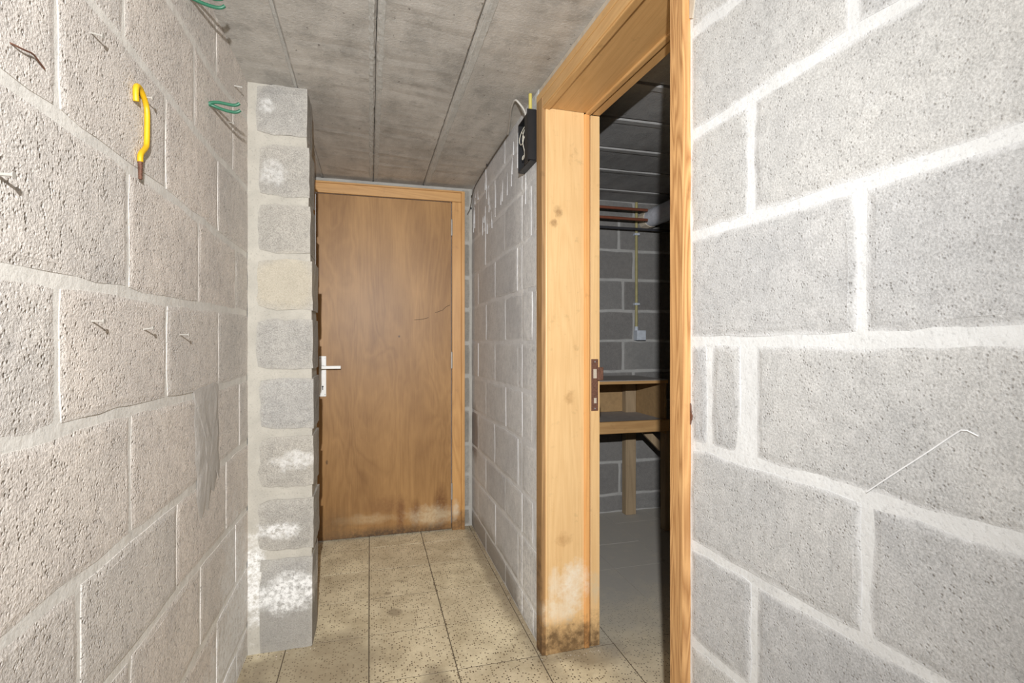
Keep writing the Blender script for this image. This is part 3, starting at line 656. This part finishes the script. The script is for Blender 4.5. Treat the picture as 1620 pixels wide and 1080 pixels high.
dc = tag(link('corner_cable', b, M_cable_dark, smooth=True), 'thin dark cable along the top corner of the partition wall', 'cable')
for y, z in ((2.75, 2.112), (3.19, 2.062), (3.222, 1.995)):
    b = bmesh.new(); tube(b, [(.616, y, z), (.606, y, z)], .0055, 8); link('cable_clip', b, M_black, dc)

# ------------------------------------------------------------ side room: pipes, conduit, shelves
for z, lab in ((2.030, 'upper brown copper pipe across the side room wall'), (1.965, 'lower brown copper pipe across the side room wall')):
    b = bmesh.new(); tube(b, [(.845, 3.10, z), (1.3, 3.10, z), (1.775, 3.10, z)], .0095, 12)
    tag(link('copper_pipe', b, M_copper, smooth=False), lab, 'pipe', 'copper pipes in the side room')
b = bmesh.new(); tube(b, [(.845, 3.16, 1.915), (2.85, 3.16, 1.915)], .0085, 10)
tag(link('iron_pipe', b, M_iron), 'thin black pipe just below the copper pipes', 'pipe')
dr = empty('drain_pipe', (1.85, 2.5, 2.0), 'thick grey drain pipe under the side room ceiling', 'pipe')
b = bmesh.new(); tube(b, [(1.85, 1.2, 2.0), (1.85, 3.0, 2.0), (1.85, 3.19, 2.0)], .060, 28); link('pipe_run', b, M_drain, dr, smooth=False)
b = bmesh.new(); tube(b, [(1.846, 3.17, 1.998), (1.846, 3.236, 1.998)], lambda t: .062 + .006 * math.sin(t * 7), 11); link('plaster_surround', b, M_plaster, dr)
cv = empty('surface_conduit', (1.762, 3.225, 1.25), 'yellowed conduit running down the side room wall to a grey box', 'conduit')
b = bmesh.new(); tube(b, [(1.762, 3.222, 1.262), (1.762, 3.222, 1.7), (1.762, 3.222, 2.112)], .0095, 12); link('tube', b, M_conduit_room, cv)
for z in (1.893, 1.416):
    b = bmesh.new(); box(b, WORLD, (1.744, 1.782), (z - .008, z + .008), (3.208, 3.239), .002); link('clip', b, M_box, cv)
sb = empty('switch_box', (1.783, 3.22, 1.166), 'small square grey electrical box at the foot of the conduit', 'switch box')
b = bmesh.new(); box(b, WORLD, (1.748, 1.814), (1.168, 1.236), (3.185, 3.238), .003, seg=2); link('box_body', b, M_box, sb)
b = bmesh.new(); box(b, WORLD, (1.750, 1.812), (1.170, 1.234), (3.180, 3.186), .002); link('cover', b, M_box, sb)
b = bmesh.new(); tube(b, [(1.762, 3.222, 1.235), (1.762, 3.222, 1.262)], lambda t: .014 if t < .6 else .012, 12); link('gland', b, M_box, sb)

sh = empty('shelving_unit', (1.3, 3.0, 0), 'home-made wooden shelving with two grimy shelves in the side room', 'shelves')
wp('shelf_board', M_shelf, sh, ((.86, 1.745), (2.80, 3.215), (.926, .930)), bev=0)
wp('shelf_edge', M_shelf_wood, sh, ((.86, 1.745), (2.80, 3.215), (.908, .9255)), bev=.001)
wp('lower_shelf', M_shelf, sh, ((.86, 1.728), (2.812, 3.215), (.672, .687)), bev=.001)
wp('front_rail', M_shelf_wood, sh, ((.86, 1.745), (2.786, 2.811), (.620, .689)), bev=.002)
wp('back_panel', M_board, sh, ((.86, 1.728), (3.216, 3.224), (.688, .907)), bev=0)
wp('side_panel', M_board, sh, ((1.729, 1.741), (2.812, 3.224), (.60, .907)), bev=.001)
for x0, y0, y1 in ((1.650, 3.160, 3.215), (.862, 3.160, 3.215)):
    wp('post', M_post, sh, ((x0, x0 + .076), (y0, y1), (0, .907)), bev=.002)
for x0 in (1.742, .862):
    wp('post', M_post, sh, ((x0, x0 + .06), (2.830, 2.885), (0, .619)), bev=.002)
b = bmesh.new(); prism(b, Frame((0, 2.9, 0), (1, 0, 0), (0, 1, 0)), [(1.60, .618), (1.66, .618), (1.742, .54), (1.742, .48)], (-.012, .012)); link('brace', b, M_post, sh)

# rough beige plaster at the top of the near jamb, and crumbs of fallen mortar along the walls
b = bmesh.new(); prism(b, FN, [(.869, 1.84), (.878, 1.835), (.884, 1.86), (.892, 1.90), (.889, 1.96), (.894, 2.03), (.885, 2.10), (.869, 2.11)], (-.004, .003))
link('plaster_patch', b, M_plaster, wn)
b = bmesh.new(); rr = random.Random(5)
for i in range(170):
    k = rr.random()
    if k < .45: x, y = .612 - abs(rr.gauss(0, .012)), rr.uniform(1.9, 3.2)
    elif k < .7: x, y = rr.uniform(.60, .84), 1.808 - abs(rr.gauss(0, .012))
    elif k < .85: x, y = rr.uniform(-.42, -.2), 2.10 - abs(rr.gauss(0, .015))
    else: x, y = rr.uniform(-.35, .5), rr.uniform(1.6, 3.1)
    r = rr.uniform(.0008, .0028)
    vs = [b.verts.new((x + r * rr.uniform(.6, 1.2) * math.cos(a), y + r * rr.uniform(.6, 1.2) * math.sin(a), .0004)) for a in (0, 1.3, 2.5, 3.8, 5.1)]
    t = b.verts.new((x, y, r * 1.1))
    for q in range(5): b.faces.new((vs[q], vs[(q + 1) % 5], t))
tag(link('mortar_crumbs', b, M_plaster, None, origin=(.2, 2.4, 0)), 'fine mortar crumbs scattered on the tiles along the walls', 'rubble', kind='stuff')
